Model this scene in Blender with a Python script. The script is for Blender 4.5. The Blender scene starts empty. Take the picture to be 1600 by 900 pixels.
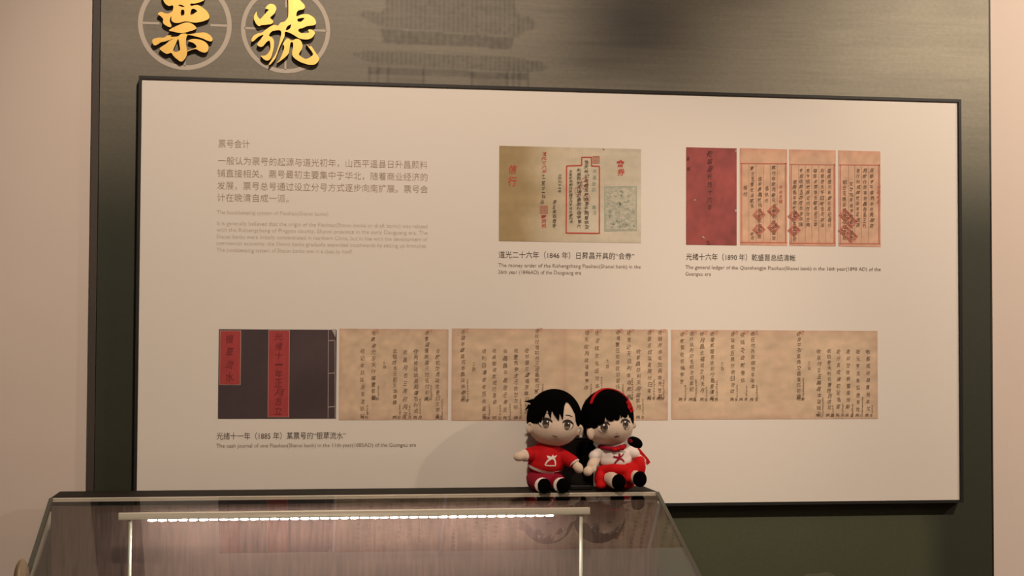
import bpy, bmesh, math, random
import numpy as np
from mathutils import Vector, Matrix
from mathutils.bvhtree import BVHTree

random.seed(7)
RNG = np.random.default_rng(7)
SC = bpy.context.scene
COL = SC.collection

# ------------------------------------------------------------------ camera
FPX = 2420.0
CAM = np.array([0.0, -2.42, 1.35])
ROT = np.array([[0.9891, -0.0094, -0.1472], [-0.1475, -0.0337, -0.9885], [0.0044, 0.9994, -0.0348]])
_u, _s, _v = np.linalg.svd(ROT)
ROT = _u @ _v
cam_data = bpy.data.cameras.new('camera')
cam_data.sensor_width = 36.0
cam_data.lens = FPX / 1600.0 * 36.0
cam_data.clip_start = 0.02
cam = bpy.data.objects.new('camera', cam_data)
COL.objects.link(cam)
M4 = Matrix([list(ROT[i]) + [CAM[i]] for i in range(3)] + [[0, 0, 0, 1]])
cam.matrix_world = M4
SC.camera = cam

# ------------------------------------------------------------------ light
SC.view_settings.view_transform = 'Standard'
SC.view_settings.look = 'None'
SC.view_settings.exposure = 0.0
SC.view_settings.gamma = 1.0
SC.view_settings.use_curve_mapping = False
world = bpy.data.worlds.new('world')
SC.world = world
world.use_nodes = True
world.node_tree.nodes['Background'].inputs[0].default_value = (1.0, 0.86, 0.72, 1)
world.node_tree.nodes['Background'].inputs[1].default_value = 0.05


def spot(name, loc, target, power, size, blend, radius, color=(1.0, 0.83, 0.66)):
    l = bpy.data.lights.new(name, 'SPOT')
    l.energy = power
    l.spot_size = math.radians(size)
    l.spot_blend = blend
    l.shadow_soft_size = radius
    l.color = color
    o = bpy.data.objects.new(name, l)
    COL.objects.link(o)
    o.location = loc
    d = Vector(target) - Vector(loc)
    o.rotation_euler = d.to_track_quat('-Z', 'Y').to_euler()
    return o


spot('ceiling_spotlight', (0.15, -1.35, 2.62), (0.08, 0.0, 1.53), 90, 56, 0.75, 0.03)
spot('ceiling_spotlight', (1.80, -1.35, 2.62), (1.34, 0.0, 1.56), 124, 50, 0.75, 0.03)
spot('ceiling_spotlight', (3.10, -1.35, 2.62), (1.20, 0.0, 1.40), 90, 44, 0.8, 0.03)
room_light = bpy.data.lights.new('room_light', 'AREA')
room_light.shape = 'RECTANGLE'
room_light.size = 2.4
room_light.size_y = 0.5
room_light.energy = 14
room_light.color = (1.0, 0.86, 0.72)
rl = bpy.data.objects.new('room_light', room_light)
COL.objects.link(rl)
rl.location = (0.3, -2.9, 2.92)
rl.rotation_euler = (math.radians(-12), 0, 0)

# ------------------------------------------------------------------ helpers


def at(px, py, Y):
    """point where the sight line of a photo pixel meets the vertical plane at depth Y"""
    d = ROT @ np.array([px - 800.0, -(py - 450.0), -FPX])
    t = (Y - CAM[1]) / d[1]
    return CAM + t * d


def lin(r, g, b):
    f = lambda c: (c / 255 / 12.92) if c / 255 <= 0.04045 else ((c / 255 + 0.055) / 1.055) ** 2.4
    return (f(r), f(g), f(b))


def material(name, color, rough=0.6, metal=0.0, spec=0.5, noise=None, bump=None, attr=None, sheen=0.0, coat=0.0, emit=None):
    m = bpy.data.materials.new(name)
    m.use_nodes = True
    nt = m.node_tree
    b = nt.nodes['Principled BSDF']
    b.inputs['Base Color'].default_value = (*color, 1)
    b.inputs['Roughness'].default_value = rough
    b.inputs['Metallic'].default_value = metal
    b.inputs['Specular IOR Level'].default_value = spec
    if sheen:
        b.inputs['Sheen Weight'].default_value = sheen
        b.inputs['Sheen Roughness'].default_value = 0.6
    if coat:
        b.inputs['Coat Weight'].default_value = coat
    if emit:
        b.inputs['Emission Color'].default_value = (*emit[0], 1)
        b.inputs['Emission Strength'].default_value = emit[1]
    co = nt.nodes.new('ShaderNodeTexCoord')
    src = None
    if attr:
        a = nt.nodes.new('ShaderNodeAttribute')
        a.attribute_name = attr
        src = a.outputs['Color']
        nt.links.new(src, b.inputs['Base Color'])
    if noise:
        scale, amount, stretch = noise
        mp = nt.nodes.new('ShaderNodeMapping')
        mp.inputs['Scale'].default_value = stretch
        nt.links.new(co.outputs['Object'], mp.inputs[0])
        n = nt.nodes.new('ShaderNodeTexNoise')
        n.inputs['Scale'].default_value = scale
        n.inputs['Detail'].default_value = 5
        nt.links.new(mp.outputs[0], n.inputs['Vector'])
        r = nt.nodes.new('ShaderNodeMapRange')
        r.inputs['From Min'].default_value = 0.3
        r.inputs['From Max'].default_value = 0.7
        r.inputs['To Min'].default_value = 1 - amount
        r.inputs['To Max'].default_value = 1 + amount
        nt.links.new(n.outputs['Fac'], r.inputs['Value'])
        v = nt.nodes.new('ShaderNodeVectorMath')
        v.operation = 'SCALE'
        if src:
            nt.links.new(src, v.inputs[0])
        else:
            v.inputs[0].default_value = color
        nt.links.new(r.outputs[0], v.inputs['Scale'])
        nt.links.new(v.outputs[0], b.inputs['Base Color'])
    if bump:
        scale, strength, dist = bump
        n = nt.nodes.new('ShaderNodeTexNoise')
        n.inputs['Scale'].default_value = scale
        n.inputs['Detail'].default_value = 3
        nt.links.new(co.outputs['Object'], n.inputs['Vector'])
        bp = nt.nodes.new('ShaderNodeBump')
        bp.inputs['Strength'].default_value = strength
        bp.inputs['Distance'].default_value = dist
        nt.links.new(n.outputs['Fac'], bp.inputs['Height'])
        nt.links.new(bp.outputs[0], b.inputs['Normal'])
    return m


def origin(o):
    p = Vector((0, 0, 0))
    while o is not None:
        p = p + Vector(o.location)
        o = o.parent
    return p


def mesh_object(name, verts, faces, mat, parent=None, smooth=False):
    """verts in world coordinates"""
    off = np.array(origin(parent)) if parent is not None else np.zeros(3)
    me = bpy.data.meshes.new(name)
    V = np.asarray(verts, dtype=float).reshape(-1, 3) - off
    me.from_pydata(V.tolist(), [], [tuple(int(i) for i in f) for f in faces])
    me.update()
    if smooth:
        me.polygons.foreach_set('use_smooth', [True] * len(me.polygons))
    if mat:
        me.materials.append(mat)
    o = bpy.data.objects.new(name, me)
    COL.objects.link(o)
    o.parent = parent
    return o


def bm_object(name, bm, mat, parent=None, smooth=False):
    off = origin(parent) if parent is not None else Vector()
    bmesh.ops.recalc_face_normals(bm, faces=bm.faces[:])
    bmesh.ops.translate(bm, verts=bm.verts[:], vec=-off)
    me = bpy.data.meshes.new(name)
    bm.to_mesh(me)
    bm.free()
    if smooth:
        me.polygons.foreach_set('use_smooth', [True] * len(me.polygons))
    if mat:
        me.materials.append(mat)
    o = bpy.data.objects.new(name, me)
    COL.objects.link(o)
    o.parent = parent
    return o


def thing(name, loc, label, cat, group=None):
    o = bpy.data.objects.new(name, None)
    o.empty_display_size = 0.05
    COL.objects.link(o)
    o.location = loc
    tag(o, label, cat, group)
    return o


def tag(o, label, cat, group=None):
    o['label'] = label
    o['category'] = cat
    o['kind'] = 'thing'
    if group:
        o['group'] = group


def structure(o, label, cat):
    o['kind'] = 'structure'
    o['label'] = label
    o['category'] = cat


def add_box(bm, lo, hi, bevel=0.0):
    c = [(a + b) / 2 for a, b in zip(lo, hi)]
    s = [abs(b - a) for a, b in zip(lo, hi)]
    r = bmesh.ops.create_cube(bm, size=1.0, matrix=Matrix.Translation(c) @ Matrix.Diagonal((*s, 1)))
    if bevel:
        ed = list({e for v in r['verts'] for e in v.link_edges})
        bmesh.ops.bevel(bm, geom=ed, offset=bevel, segments=2, affect='EDGES', profile=0.5)


def box(name, lo, hi, mat, parent=None, bevel=0.0):
    bm = bmesh.new()
    add_box(bm, lo, hi, bevel)
    return bm_object(name, bm, mat, parent)


def catmull(pts, n=5, closed=True):
    P = [np.array(p, float) for p in pts]
    L = len(P)
    out = []
    rng = range(L) if closed else range(L - 1)
    for i in rng:
        if closed:
            a, b, c, d = P[i - 1], P[i], P[(i + 1) % L], P[(i + 2) % L]
        else:
            a, b, c, d = P[max(i - 1, 0)], P[i], P[i + 1], P[min(i + 2, L - 1)]
        for k in range(n):
            t = k / n
            out.append(0.5 * ((2 * b) + (-a + c) * t + (2 * a - 5 * b + 4 * c - d) * t * t + (-a + 3 * b - 3 * c + d) * t ** 3))
    if not closed:
        out.append(P[-1])
    return out


def evaluated_mesh(o):
    dg = bpy.context.evaluated_depsgraph_get()
    return bpy.data.meshes.new_from_object(o.evaluated_get(dg), depsgraph=dg)


# ---- flat printing on the display board: everything collected as triangles in board coordinates (X, Z)
class Ink:
    def __init__(self, Y):
        self.v, self.f, self.Y = [], [], Y

    def add(self, pts, faces):
        n = len(self.v)
        self.v += [(p[0], self.Y, p[1]) for p in pts]
        self.f += [tuple(i + n for i in f) for f in faces]

    def stroke(self, pxs, w):
        """thin line through photo pixel points on the board, w in millimetres"""
        P = [at(x, y, 0)[[0, 2]] for x, y in pxs]
        for a, b in zip(P[:-1], P[1:]):
            d = b - a
            L = np.hypot(*d)
            if L < 1e-7:
                continue
            nrm = np.array([-d[1], d[0]]) / L * w * 0.0005
            self.add([a - nrm, b - nrm, b + nrm, a + nrm], [(0, 1, 2, 3)])

    def disc(self, x, y, r, seg=12):
        c = at(x, y, 0)[[0, 2]]
        self.add([c + r * 0.001 * np.array([math.cos(t), math.sin(t)]) for t in np.linspace(0, 2 * math.pi, seg, endpoint=False)],
                 [tuple(range(seg))])

    def build(self, name, mat, parent):
        if not self.v:
            return None
        return mesh_object(name, self.v, self.f, mat, parent)


_font = bpy.data.curves.new('lettering', 'FONT')
_font.resolution_u = 2
_font_ob = bpy.data.objects.new('lettering', _font)
COL.objects.link(_font_ob)
_cache = {}


def letters(text, weight=0.0):
    key = (text, weight)
    if key not in _cache:
        _font.body = text
        _font.offset = weight
        bpy.context.view_layer.update()
        me = evaluated_mesh(_font_ob)
        v = np.zeros(len(me.vertices) * 3)
        me.vertices.foreach_get('co', v)
        _cache[key] = (v.reshape(-1, 3)[:, :2], [tuple(p.vertices) for p in me.polygons])
        bpy.data.meshes.remove(me)
    return _cache[key]


def text_line(ink, text, x0, x1, ybase, size_px, weight=0.0):
    """one printed line, left end x0 and right end x1 in photo pixels, base line ybase at its left end"""
    v, f = letters(text, weight)
    if len(v) == 0:
        return
    a = at(x0, ybase, 0)
    b = at(x1, ybase, 0)
    mn, mx = v[:, 0].min(), v[:, 0].max()
    sx = (b[0] - a[0]) / (mx - mn)
    sz = size_px * 0.001
    P = np.stack([a[0] + (v[:, 0] - mn) * sx, a[2] + v[:, 1] * sz], 1)
    ink.add(list(P), f)


def glyph(ink, ch, cx, cy, w, h, jitter=0.0, weight=0.0):
    """one character in a box of w by h photo pixels about (cx, cy)"""
    v, f = letters(ch, weight)
    if len(v) == 0:
        return
    c = at(cx, cy, 0)
    mn, mx = v.min(0), v.max(0)
    u = (v - (mn + mx) / 2)
    s = np.array([w, h]) * 0.001
    ext = np.maximum(mx - mn, 0.45)
    u = u / ext * s
    if jitter:
        a = random.gauss(0, jitter)
        sh = random.gauss(0.12, jitter)
        u = np.stack([u[:, 0] * math.cos(a) + u[:, 1] * (sh - math.sin(a)), u[:, 0] * math.sin(a) + u[:, 1]], 1)
        u[:, 0] += random.gauss(0, 0.0004)
    ink.add(list(u + c[[0, 2]]), f)


def column(ink, text, x, y0, y1, n=None, w=8.0, weight=0.004, jit=0.12):
    n = n or len(text)
    step = (y1 - y0) / n
    for i in range(n):
        hh = min(step * 0.92, w * 1.15)
        glyph(ink, text[i % len(text)], x, y0 + (i + 0.5) * step, w * random.uniform(0.8, 1.05), hh * random.uniform(0.85, 1.0), jit, weight)


def printed(name, quad, Y, fn, nx, ny, mat, parent):
    """rectangle printed on the board with a picture fn(u, v) -> rgb (u right, v down)"""
    (x0, y0), (x1, y1) = quad
    a, b = at(x0, y0, 0), at(x1, y1, 0)
    us, vs = np.linspace(0, 1, nx + 1), np.linspace(0, 1, ny + 1)
    U, Vv = np.meshgrid(us, vs)
    X = a[0] + U * (b[0] - a[0])
    Z = a[2] + Vv * (b[2] - a[2])
    verts = np.stack([X.ravel(), np.full(X.size, Y), Z.ravel()], 1)
    idx = np.arange((nx + 1) * (ny + 1)).reshape(ny + 1, nx + 1)
    faces = np.stack([idx[1:, :-1].ravel(), idx[1:, 1:].ravel(), idx[:-1, 1:].ravel(), idx[:-1, :-1].ravel()], 1)
    o = mesh_object(name, verts, faces.tolist(), mat, parent)
    c = fn(U, Vv)
    set_colours(o, c.reshape(-1, 3))
    return o


def set_colours(o, c):
    at_ = o.data.color_attributes.new('print', 'FLOAT_COLOR', 'POINT')
    at_.data.foreach_set('color', np.concatenate([np.clip(c, 0, 1), np.ones((len(c), 1))], 1).ravel())


def smooth_noise(shape, sx, sy, seed):
    r = np.random.default_rng(seed)
    a = r.normal(size=shape)
    for ax, s in ((0, sy), (1, sx)):
        if s > 0:
            k = np.exp(-0.5 * (np.arange(-3 * s, 3 * s + 1) / s) ** 2)
            k /= k.sum()
            pad = [(0, 0), (0, 0)]
            pad[ax] = (3 * s, 3 * s)
            b = np.pad(a, pad, mode='wrap' if a.shape[ax] > 3 * s else 'symmetric')
            a = np.apply_along_axis(lambda m: np.convolve(m, k, 'valid'), ax, b)
    return a / (a.std() + 1e-9)


# ------------------------------------------------------------------ materials
M = {}
M['wall'] = material('warm_white_paint', (0.69, 0.572, 0.50), 0.85, noise=(3.0, 0.03, (1, 1, 1)))
M['ceiling'] = material('ceiling_paint', (0.55, 0.5, 0.44), 0.9)
M['floor'] = material('floor_tile', (0.25, 0.22, 0.19), 0.35, noise=(6.0, 0.1, (1, 1, 1)))
M['print'] = material('printed_paper', (0.5, 0.4, 0.3), 0.6, attr='print', noise=(90, 0.06, (1, 1, 1)))
M['mural'] = material('mural_print', (0.1, 0.1, 0.08), 0.55, attr='print', noise=(170, 0.07, (0.8, 1, 1.1)), spec=0.4)
M['ring'] = material('ring_print', (0.52, 0.44, 0.36), 0.6)
M['trim'] = material('brown_trim', (0.058, 0.045, 0.037), 0.5)
M['board'] = material('white_board', (0.76, 0.685, 0.615), 0.55)
M['frame'] = material('black_frame', (0.02, 0.018, 0.016), 0.35)
M['gold'] = material('brushed_gold', (0.92, 0.58, 0.15), 0.36, metal=0.5, noise=(120, 0.05, (1, 1, 0.2)))
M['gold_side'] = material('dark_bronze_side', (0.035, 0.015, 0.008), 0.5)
M['ink'] = material('black_ink', (0.075, 0.05, 0.032), 0.7)
M['brown_ink'] = material('brown_script_ink', (0.19, 0.12, 0.07), 0.7)
M['gold_ink'] = material('tan_ink', (0.36, 0.26, 0.16), 0.6)
M['pale_ink'] = material('pale_tan_ink', (0.55, 0.45, 0.35), 0.6)
M['red_ink'] = material('red_ink', (0.50, 0.06, 0.035), 0.7)
M['pink_ink'] = material('pale_red_ink', (0.55, 0.21, 0.15), 0.7)
M['stamp'] = material('stamp_red', (0.55, 0.16, 0.11), 0.7)
M['green_ink'] = material('faded_green_ink', (0.33, 0.38, 0.30), 0.7)
M['slip_red'] = material('red_title_slip', (0.38, 0.04, 0.04), 0.7, noise=(150, 0.1, (1, 1, 0.3)))
M['slip_edge'] = material('slip_border', (0.42, 0.25, 0.2), 0.7)
M['thread'] = material('binding_thread', (0.45, 0.36, 0.34), 0.7)

# ------------------------------------------------------------------ the room
YW = 0.022          # bare wall
YM = 0.016          # mural face
XL, XR, YF, ZC = -2.4, 4.2, -4.0, 3.0
o = box('wall_back', (XL, YW, 0), (XR, YW + 0.1, ZC), M['wall'])
structure(o, 'warm white painted wall on both sides of the dark mural', 'wall')
o = box('floor', (XL - 0.1, YF - 0.1, -0.1), (XR + 0.1, YW + 0.1, 0), M['floor'])
structure(o, 'dark tiled floor of the exhibition room', 'floor')
o = box('ceiling', (XL - 0.1, YF - 0.1, ZC), (XR + 0.1, YW + 0.1, ZC + 0.1), M['ceiling'])
structure(o, 'ceiling above the exhibition wall', 'ceiling')
for nm, lo, hi in (('wall_left', (XL - 0.1, YF, 0), (XL, YW, ZC)), ('wall_right', (XR, YF, 0), (XR + 0.1, YW, ZC)),
                   ('wall_front', (XL, YF - 0.1, 0), (XR, YF, ZC))):
    o = box(nm, lo, hi, M['wall'])
    structure(o, 'plain painted ' + nm.split('_')[1] + ' wall of the exhibition room', 'wall')

# ---- mural slab with a printed picture of a gate tower
mx0, mx1 = at(154, 300, YM)[0], at(1548, 450, YM)[0]
mural = thing('mural', ((mx0 + mx1) / 2, YW, 0.0), 'dark grey-green printed mural with a faded gate tower, behind the white display board', 'mural')
box('mural_backing', (mx0 + 0.0006, YM + 0.0008, 0.0), (mx1 - 0.0006, YW - 0.0002, 2.55), M['trim'], mural)


def mural_colours(X, Z):
    # position in photo-like millimetres: s right from the left margin, q down from Z = 1.87
    s = (X - mx0) * 1000 + 154
    q = (1.875 - Z) * 1000
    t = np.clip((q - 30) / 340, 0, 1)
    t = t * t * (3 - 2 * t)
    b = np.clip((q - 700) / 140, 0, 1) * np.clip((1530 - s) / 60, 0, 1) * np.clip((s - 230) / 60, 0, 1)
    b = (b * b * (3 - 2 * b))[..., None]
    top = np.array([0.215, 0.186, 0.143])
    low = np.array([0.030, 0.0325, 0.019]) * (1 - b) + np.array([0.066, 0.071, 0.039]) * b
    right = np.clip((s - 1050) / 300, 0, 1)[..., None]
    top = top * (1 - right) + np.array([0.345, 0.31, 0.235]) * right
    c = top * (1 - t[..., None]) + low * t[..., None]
    d = np.zeros_like(s)
    g = lambda a, b, w: 1 / (1 + np.exp(-(a) / w)) * 1 / (1 + np.exp(-(b) / w))
    rag = smooth_noise(s.shape, 1, 1, 3)

    def inside(poly):
        w = np.zeros(s.shape, bool)
        for (x0, y0), (x1, y1) in zip(poly, poly[1:] + poly[:1]):
            cross = ((y0 > q) != (y1 > q)) & (s < (x1 - x0) * (q - y0) / ((y1 - y0) or 1e-9) + x0)
            w ^= cross
        w = w.astype(float)
        p = np.pad(w, 1, mode='edge')
        return (p[1:-1, 1:-1] * 2 + p[:-2, 1:-1] + p[2:, 1:-1] + p[1:-1, :-2] + p[1:-1, 2:]) / 6

    # two tiled roofs with upturned corners, bracket bands and a beam
    tiles = 0.78 + 0.30 * np.sin(s * 2 * math.pi / 7.5)
    d += inside([(590, -40), (795, -40), (800, -5), (812, 6), (822, 3), (828, 10), (834, 17), (827, 25), (813, 29), (806, 38), (795, 37), (700, 33), (600, 29),
                 (578, 26), (562, 18), (550, 8), (562, 3), (580, 6), (592, 0)]) * tiles * (0.75 + 0.12 * rag)
    d += inside([(583, 31), (700, 35), (797, 38), (793, 57), (590, 54)]) * (0.85 + 0.12 * np.sin(s * 2 * math.pi / 11) + 0.1 * rag)
    d += inside([(562, 66), (815, 70), (822, 76), (836, 75), (851, 82), (846, 90), (832, 91), (820, 93), (700, 91), (580, 88), (562, 84), (548, 78), (540, 72),
                 (552, 70)]) * tiles * (0.72 + 0.12 * rag)
    d += inside([(566, 92), (818, 95), (818, 106), (566, 103)]) * (0.75 + 0.1 * rag)
    # posts and openings beneath
    for xp in (567, 580, 596, 652, 730, 786, 796, 806, 820):
        d += np.exp(-((s - xp) / 2.2) ** 2) * g(q - 92, 145 - q, 3) * 0.7
    d += g(q - 106, 124 - q, 4) * (g(s - 598, 650 - s, 4) + g(s - 734, 784 - s, 4)) * 0.5
    # drifting streaks, left and right of the tower
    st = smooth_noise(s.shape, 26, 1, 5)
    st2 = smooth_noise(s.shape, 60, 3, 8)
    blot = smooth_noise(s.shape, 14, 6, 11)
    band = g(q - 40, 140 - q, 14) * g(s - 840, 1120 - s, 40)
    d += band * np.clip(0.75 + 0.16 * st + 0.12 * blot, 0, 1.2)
    mist_shade = np.exp(-((s - 990) / 125) ** 2 - ((q - 0) / 75) ** 2)  # printed mist plus shade between the spotlight pools, put into the colour
    d += mist_shade * (1.75 + 0.05 * blot)
    fine = smooth_noise(s.shape, 7, 0, 21)
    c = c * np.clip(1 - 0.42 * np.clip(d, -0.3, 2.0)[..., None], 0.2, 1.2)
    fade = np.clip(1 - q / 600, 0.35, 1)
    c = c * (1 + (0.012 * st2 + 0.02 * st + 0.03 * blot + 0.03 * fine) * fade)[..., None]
    return c


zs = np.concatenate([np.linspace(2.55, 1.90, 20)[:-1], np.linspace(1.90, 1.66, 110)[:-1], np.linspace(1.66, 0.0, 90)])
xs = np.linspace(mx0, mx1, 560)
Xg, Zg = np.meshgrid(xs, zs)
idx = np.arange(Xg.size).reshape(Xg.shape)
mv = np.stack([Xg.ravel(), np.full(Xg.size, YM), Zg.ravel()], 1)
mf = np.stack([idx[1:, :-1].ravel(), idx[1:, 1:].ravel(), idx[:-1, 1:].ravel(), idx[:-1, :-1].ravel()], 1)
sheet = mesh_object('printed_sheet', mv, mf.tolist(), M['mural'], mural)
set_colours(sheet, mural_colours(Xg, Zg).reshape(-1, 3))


def ring_print(cx, cy, r, w, ticks):
    c = at(cx, cy, YM)
    k = (2.42 + YM) / 2420 * 1.015
    Y = YM - 0.0004
    n = 96
    v, f = [], []
    for i in range(n):
        a = 2 * math.pi * i / n
        for rr in (r, r - w):
            v.append((c[0] + rr * k * math.cos(a), Y, c[2] + rr * k * math.sin(a)))
    for i in range(n):
        j = (i + 1) % n
        f.append((2 * i, 2 * j, 2 * j + 1, 2 * i + 1))
    ringo = mesh_object('printed_ring', v, f, M['ring'], mural)
    for (xa, xb, za, zb) in ticks:
        tv = [(c[0] + x * k, Y, c[2] + z * k) for x, z in ((xa, za), (xb, za), (xb, zb), (xa, zb))]
        mesh_object('tick_mark', tv, [(0, 1, 2, 3)], M['ring'], ringo)


ring_print(289.2, 38, 69.8, 7.0, ((-63, -38, -1.7, 1.7), (38, 63, -1.7, 1.7), (-1.5, 1.5, -64, -50), (-1.5, 1.5, 48, 64)))
ring_print(446.5, 46, 67.6, 6.4, ((-62, -34, -1.7, 1.7), (40, 62, -1.7, 1.7), (-1.5, 1.5, -62, -40), (-1.5, 1.5, 34, 62)))

hill = [at(x, y, YM) for x, y in ((1258, 897), (1262, 896.6), (1276, 896.2), (1285, 895), (1291, 893.6), (1297, 895), (1303, 898.5), (1330, 912), (1250, 912))]
mesh_object('printed_hill', [(p[0], YM - 0.0004, p[2]) for p in hill], [tuple(range(len(hill)))], material('olive_print', (0.10, 0.10, 0.055), 0.6), mural)

tr = box('trim_1', (at(142, 300, YM)[0], YM - 0.0015, 0.0), (mx0 - 0.0012, YW - 0.0001, 2.55), M['trim'])
structure(tr, 'narrow brown edge strip along the left side of the mural', 'trim')
tr = box('trim_2', (mx1 + 0.0002, YM - 0.0012, 0.0), (mx1 + 0.0022, YW - 0.0001, 2.55), M['trim'])
structure(tr, 'thin brown edge strip along the right side of the mural', 'trim')

# ---- raised golden characters
S1 = lambda P: [(205 + x / 7.5, y / 7.5) for x, y in P]
S2 = lambda P: [(365 + x / 7.5, y / 7.5) for x, y in P]
PIAO = [
    S1([(395, -70), (365, -40), (380, 12), (402, 45), (440, 70), (490, 65), (484, 128), (442, 155), (400, 156), (345, 138), (312, 165),
        (352, 196), (375, 225), (372, 264), (402, 296), (456, 320), (472, 300), (452, 245), (468, 192), (474, 240), (505, 266),
        (560, 268), (640, 250), (730, 264), (800, 260), (880, 236), (914, 212), (910, 170), (880, 125), (830, 84), (770, 58), (702, 70),
        (697, 42), (740, 42), (800, 28), (862, -6), (830, -60), (600, -95)]),
    S1([(585, 122), (618, 117), (622, 168), (586, 184)]),
    S1([(706, 112), (742, 106), (772, 130), (752, 148), (696, 178)]),
    S1([(552, 62), (585, 56), (625, 80), (598, 82)]),
    S1([(445, 358), (470, 335), (540, 300), (600, 274), (655, 263), (710, 276), (762, 320), (745, 346), (680, 368), (610, 387), (560, 385), (500, 372)]),
    S1([(246, 482), (262, 456), (320, 441), (385, 440), (420, 418), (472, 415), (462, 432), (545, 426), (585, 398), (640, 394), (655, 404),
        (720, 395), (790, 385), (860, 381), (922, 410), (954, 460), (935, 486), (890, 476), (840, 452), (780, 434), (690, 412), (652, 424),
        (642, 500), (650, 560), (655, 600), (648, 655), (620, 700), (590, 722), (560, 712), (500, 660), (468, 620), (420, 632), (375, 610),
        (336, 575), (346, 553), (400, 520), (450, 478), (505, 450), (400, 485), (350, 496), (296, 528), (262, 526)]),
    S1([(545, 462), (520, 520), (492, 585), (520, 610), (553, 600), (574, 580), (566, 530), (558, 470)]),
    S1([(668, 479), (720, 457), (800, 464), (870, 493), (906, 545), (896, 598), (856, 617), (798, 598), (755, 575), (700, 589), (657, 605),
        (659, 598), (700, 578), (742, 566), (766, 546), (735, 508)]),
]
HAO = [
    S2([(240, 190), (270, 136), (275, 180), (305, 222), (330, 206), (395, 132), (412, 112), (372, 100), (395, 65), (430, 45), (475, 55),
        (500, 95), (485, 150), (455, 180), (430, 208), (465, 250), (450, 276), (420, 286), (330, 294), (300, 307), (270, 284), (245, 240)]),
    S2([(208, 470), (234, 420), (290, 390), (335, 380), (400, 330), (470, 291), (520, 299), (550, 266), (600, 250), (630, 216), (641, 180),
        (642, 0), (640, -75), (700, -100), (760, -45), (780, 5), (820, 45), (835, 80), (818, 107), (750, 130), (738, 192), (800, 169), (860, 165),
        (910, 185), (950, 220), (966, 265), (950, 291), (900, 302), (850, 309), (812, 328), (768, 338), (760, 365), (800, 388), (862, 386), (884, 376), (872, 352),
        (910, 345), (952, 382), (930, 430), (890, 456), (840, 462), (770, 450), (720, 420), (680, 396), (606, 372), (598, 420), (580, 465), (542, 545),
        (520, 605), (490, 682), (430, 755), (415, 746), (488, 640), (524, 545), (543, 470), (556, 362), (470, 360), (430, 386), (416, 420), (445, 436),
        (470, 470), (472, 540), (456, 620), (430, 690), (390, 710), (350, 690), (318, 652), (350, 655), (390, 638), (425, 590), (432, 520),
        (415, 476), (380, 500), (340, 545), (300, 545), (276, 520), (290, 495), (330, 442), (350, 408), (290, 432), (228, 486)]),
    S2([(746, 226), (790, 211), (830, 214), (796, 250), (760, 255)]),
    S2([(612, 352), (622, 318), (645, 298), (672, 286), (664, 330), (632, 352)]),
    S2([(506, 740), (545, 690), (588, 582), (592, 535), (577, 516), (620, 457), (650, 455), (670, 474), (700, 470), (735, 456), (780, 470),
        (806, 520), (800, 572), (766, 635), (795, 666), (850, 690), (918, 655), (926, 620), (850, 512), (888, 546), (910, 541), (950, 600),
        (1000, 680), (990, 720), (960, 750), (910, 762), (850, 750), (770, 720), (702, 670), (686, 620), (700, 530), (688, 495), (668, 500),
        (656, 560), (642, 628), (590, 682)]),
]


def raised_character(polys, name, label):
    cv = bpy.data.curves.new(name, 'CURVE')
    cv.dimensions = '2D'
    cv.fill_mode = 'BOTH'
    depth = 0.010
    cv.extrude = depth / 2
    Yc = YM - depth / 2 - 0.0002
    allp = [[at(x, y, YM - depth) for x, y in catmull(p, 4)] for p in polys]
    c = np.mean([q for p in allp for q in p], 0)
    for p in allp:
        sp = cv.splines.new('POLY')
        sp.points.add(len(p) - 1)
        for pt, q in zip(sp.points, p):
            pt.co = (q[0] - c[0], q[2] - c[2], 0, 1)
        sp.use_cyclic_u = True
    tmp = bpy.data.objects.new('outline', cv)
    COL.objects.link(tmp)
    bpy.context.view_layer.update()
    me = evaluated_mesh(tmp)
    bpy.data.objects.remove(tmp)
    me.transform(Matrix.Rotation(math.radians(90), 4, 'X'))
    me.name = name
    me.materials.clear()
    me.materials.append(M['gold'])
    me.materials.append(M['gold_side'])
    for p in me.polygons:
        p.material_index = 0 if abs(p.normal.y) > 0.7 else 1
    ob = bpy.data.objects.new(name, me)
    COL.objects.link(ob)
    ob.location = (c[0], Yc, c[2])
    tag(ob, label, 'sign character')
    ob['group'] = 'raised golden characters over the display board'


raised_character(PIAO, 'raised_character', 'raised golden calligraphy character 票 mounted on the left pale ring of the mural')
raised_character(HAO, 'raised_character', 'raised golden calligraphy character 號 mounted on the right pale ring of the mural')

# ------------------------------------------------------------------ the display board
bx0, bx1, bz0, bz1 = -0.2143, 1.1068, 1.0939, 1.7503
board = thing('display_board', ((bx0 + bx1) / 2, YM, bz0), 'large white display board in a thin black frame with ledger pictures and captions', 'display board')
box('board', (bx0 - 0.001, 0.0, bz0 - 0.001), (bx1 + 0.001, YM - 0.0003, bz1 + 0.001), M['board'], board)
fw = 0.0047
bm = bmesh.new()
for lo, hi in (((bx0 - fw, -0.003, bz1), (bx1 + fw, YM - 0.0004, bz1 + fw)), ((bx0 - fw, -0.003, bz0 - fw), (bx1 + fw, YM - 0.0004, bz0)),
               ((bx0 - fw, -0.003, bz0), (bx0, YM - 0.0004, bz1)), ((bx1, -0.003, bz0), (bx1 + fw, YM - 0.0004, bz1))):
    add_box(bm, lo, hi)
bm_object('frame', bm, M['frame'], board)
Y1, Y2, Y3 = -0.0004, -0.0008, -0.0011

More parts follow.
